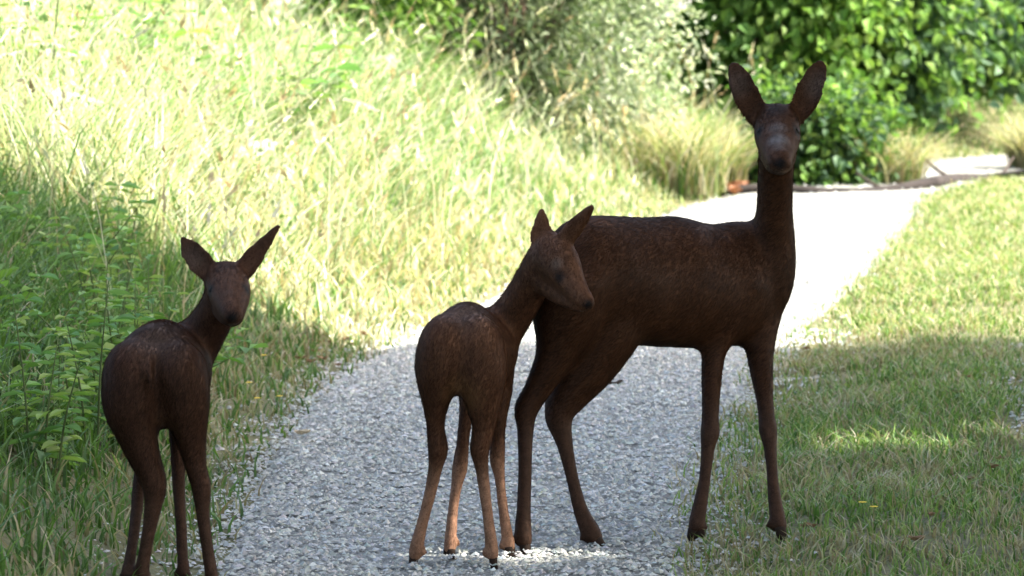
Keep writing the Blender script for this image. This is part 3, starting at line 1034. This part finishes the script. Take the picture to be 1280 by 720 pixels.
doe.limb([(745, 350, 60), (757, 400, 50), (741, 448, 38), (712, 490, 28), (699, 520, 19), (706, 555, 11), (716, 600, 8.4), (726, 638, 9.8), (738, 664, 12.5), (745, 677, 11)], 8.93, (757, 694), 1.2)
doe.soft.insert(0, (W(974, 185, 8.97), .10, .45))
doe.eyes = [(W(952, 165, 9.005), .010), (W(993.5, 165, 9.005), .010)]
face = W(973, 180, 8.96)
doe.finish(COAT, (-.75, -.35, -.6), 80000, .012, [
    (W(972, 156, 9.03), .020, GREYFACE, .5), (W(972.5, 168, 8.985), .026, GREYFACE, .8), (W(973.5, 180, 8.95), .026, GREYFACE, .9), (W(972, 144, 9.04), .03, (.016, .010, .008), .9), (W(974.5, 192, 8.93), .020, (.24, .225, .22), .85),
    (W(975.5, 213, 8.91), .020, CHIN, .55), (W(976.5, 204, 8.885), .021, NOSE, 1), (W(920, 105, 9.10), .04, (.062, .045, .038), .6), (W(1022, 105, 9.10), .04, (.062, .045, .038), .6),
    (W(949, 165, 9.0), .019, (.007, .006, .005), .95), (W(996, 165, 9.0), .019, (.007, .006, .005), .95)], .34, (.040, .021, .013), .8)

# fawn nuzzling beside the doe
f1 = Deer('roe_fawn', 'slender roe fawn seen from behind with its head turned along the doe\'s flank', 'roe fawns', gp(580, 708), .0050)
f1.barrel([(572, 440, 8.495, .045, .06), (573, 439, 8.52, .066, .084), (577, 437, 8.55, .079, .097), (587, 436, 8.63, .080, .095), (602, 436, 8.71, .074, .087),
           (616, 430, 8.77, .062, .078), (628, 424, 8.81, .04, .05)], (.92, -.35, 0), .25)
f1.add(*tube([W(618, 424, 8.77), W(634, 403, 8.76), (W(652, 375, 8.73)), W(669, 345, 8.69), W(681, 322, 8.66)], np.array([.056, .052, .044, .040, .038]), np.array([.05, .046, .040, .038, .038]), (.7, 0, .7), 20, 7))
f1.barrel([(678, 312, 8.665, .034, .038), (688, 317, 8.65, .041, .045), (701, 331, 8.62, .040, .043), (713, 350, 8.59, .027, .031), (724, 366, 8.565, .020, .023), (734, 378, 8.55, .0185, .018), (740, 384, 8.54, .014, .012)], (.4, -.9, 0))
f1.add(*tube([W(684, 350, 8.66), W(702, 370, 8.62), W(728, 387, 8.56)], np.array([.034, .022, .011]), np.array([.034, .022, .010]), (.4, -.9, 0), 16, 6))
f1.ear((676, 322), (677, 262), 8.66, 8.67, [(0, 10), (.25, 13.5), (.5, 13.5), (.72, 9.5), (.9, 4.5), (1, 2)], .35)
f1.ear((699, 308), (742, 256), 8.64, 8.60, [(0, 9), (.25, 11), (.5, 10.5), (.75, 7.5), (.92, 4.5), (1, 2.5)], .2, .0085)
f1.add(*tube([W(574, 398, 8.52), W(571, 425, 8.465), W(571, 452, 8.455)], np.array([.006, .008, .005]), None, (1, 0, 0), 12, 6))
for q in ((549, 412, 8.575), (602, 411, 8.595)):
    f1.add(*tube([W(q[0], q[1] + 10, q[2]), W(q[0] + 4, q[1] - 2, q[2] + .03)], np.array([.028, .024]), None, (1, 0, 0), 12, 6))
f1.limb([(562, 398, 18), (556, 424, 31), (549, 465, 31), (545, 505, 19), (544.5, 534, 12.6), (547.5, 561, 14), (544.5, 583, 9.8), (538, 615, 8), (529, 650, 7.4), (521.5, 680, 8.8), (518, 697, 8.6)], 8.505, (514, 716), 1.35)
f1.limb([(590, 398, 18), (596, 424, 31), (600, 465, 33), (603, 505, 24), (604, 535, 15), (599.5, 561, 13.6), (602, 583, 9.2), (606, 615, 7.6), (610.5, 650, 7.2), (614.5, 682, 8.4), (616, 698, 8.2)], 8.515, (619, 719), 1.35)
f1.limb([(590, 470, 20), (584, 510, 12), (579, 550, 9), (575, 584, 10.4), (571, 606, 7.6), (567, 632, 7), (563.5, 668, 8), (562, 690, 8.4)], 8.76, (560, 707), 1.1)
f1.limb([(622, 440, 24), (626, 490, 15), (623.5, 530, 10.6), (621.5, 572, 10.8), (624.5, 595, 7.6), (627, 620, 6.8), (631, 650, 7.2), (635, 676, 8.4), (637, 687, 8.4)], 8.79, (640, 704), 1.1)
f1.soft.insert(0, (W(712, 350, 8.6), .09, .6))
f1.eyes = [(W(701, 345, 8.585), .010)]
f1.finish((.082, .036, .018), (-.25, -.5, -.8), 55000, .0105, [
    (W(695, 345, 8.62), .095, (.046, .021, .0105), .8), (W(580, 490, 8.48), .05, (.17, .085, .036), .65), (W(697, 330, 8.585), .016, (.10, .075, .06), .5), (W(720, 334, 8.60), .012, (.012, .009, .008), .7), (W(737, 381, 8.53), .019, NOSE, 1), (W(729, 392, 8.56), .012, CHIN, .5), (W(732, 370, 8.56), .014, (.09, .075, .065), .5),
    (W(577, 395, 8.55), .09, (.13, .092, .076), .6), (W(701, 346, 8.575), .016, (.008, .006, .006), .9)], .25, (.25, .135, .082), .85)  # first mark: grey on the back imitates sky sheen

# fawn at the grass edge looking back
f2 = Deer('roe_fawn', 'dark roe fawn at the grass edge looking back over its shoulder', 'roe fawns', gp(212, 738), .0050)
f2.barrel([(189, 476, 8.155, .05, .065), (189, 475, 8.18, .080, .096), (193, 471, 8.22, .094, .108), (202, 466, 8.31, .094, .106), (214, 461, 8.40, .085, .096),
           (228, 454, 8.47, .066, .082), (238, 448, 8.51, .04, .05)], (.93, -.33, 0), .25)
f2.add(*tube([W(228, 450, 8.47), W(246, 428, 8.46), W(262, 404, 8.43), W(273, 380, 8.40), W(279, 356, 8.385)], np.array([.060, .054, .044, .037, .036]), np.array([.058, .052, .044, .038, .036]), (.8, 0, .6), 20, 7))
f2.barrel([(280, 345, 8.39, .036, .036), (282, 355, 8.36, .043, .044), (286, 368, 8.32, .043, .042), (289, 382, 8.275, .033, .035), (291, 393, 8.24, .025, .026), (292, 399, 8.22, .018, .018)], (1, 0, 0))
f2.add(*tube([W(284, 387, 8.36), W(288, 398, 8.30), W(291, 404, 8.245)], np.array([.036, .028, .016]), np.array([.024, .018, .011]), (1, 0, 0), 16, 6))
f2.ear((268, 350), (226, 296), 8.385, 8.395, [(0, 10), (.2, 14.5), (.45, 17.5), (.7, 15.5), (.88, 9), (1, 3)])
f2.ear((298, 347), (349, 281), 8.385, 8.40, [(0, 11), (.2, 14), (.42, 12.5), (.65, 8.5), (.85, 4.5), (1, 1.5)], .3)
f2.add(*tube([W(190, 432, 8.16), W(188, 462, 8.105), W(190, 490, 8.10)], np.array([.006, .008, .005]), None, (1, 0, 0), 12, 6))
for q in ((159, 447, 8.235), (225, 446, 8.255)):
    f2.add(*tube([W(q[0], q[1] + 10, q[2]), W(q[0] + 4, q[1] - 2, q[2] + .03)], np.array([.030, .026]), None, (1, 0, 0), 12, 6))
f2.limb([(172, 432, 20), (165, 458, 35), (163, 503, 36), (172, 545, 27), (184, 580, 20), (193, 606, 16.5), (191, 635, 11.5), (184, 675, 8.6), (177, 715, 9.4), (175, 728, 9.2)], 8.165, (172, 746), 1.3)
f2.limb([(212, 432, 20), (221, 458, 35), (231, 503, 32), (238, 545, 21), (244, 580, 14.5), (251.5, 608, 13), (253, 632, 9.8), (255, 655, 8.4), (260, 690, 8.2), (265, 722, 9), (267, 732, 9)], 8.18, (270, 750), 1.3)
f2.limb([(192, 500, 20), (182, 560, 12), (174, 605, 9.5), (170, 645, 8), (164, 690, 7.6), (160, 712, 8.4), (158, 722, 8.4)], 8.42, (156, 738), 1.1)
f2.limb([(226, 490, 24), (223, 545, 13), (223, 595, 9.5), (225.5, 640, 8), (228, 690, 7.6), (229.5, 712, 8.6), (230, 720, 8.4)], 8.46, (232, 736), 1.1)
f2.soft.insert(0, (W(287, 375, 8.3), .09, .45))
f2.eyes = [(W(267, 363, 8.31), .0095), (W(304, 364, 8.30), .0095)]
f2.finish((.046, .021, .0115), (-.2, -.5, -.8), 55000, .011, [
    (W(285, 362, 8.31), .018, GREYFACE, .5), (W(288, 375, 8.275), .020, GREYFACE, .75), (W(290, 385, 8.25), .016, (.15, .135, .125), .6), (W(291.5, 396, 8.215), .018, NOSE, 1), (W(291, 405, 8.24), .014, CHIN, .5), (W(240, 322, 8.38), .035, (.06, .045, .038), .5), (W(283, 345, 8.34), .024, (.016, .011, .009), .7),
    (W(190, 430, 8.2), .09, (.075, .054, .045), .55), (W(205, 530, 8.16), .04, (.08, .042, .022), .4),  # first mark greys the back to mimic sheen from the sky
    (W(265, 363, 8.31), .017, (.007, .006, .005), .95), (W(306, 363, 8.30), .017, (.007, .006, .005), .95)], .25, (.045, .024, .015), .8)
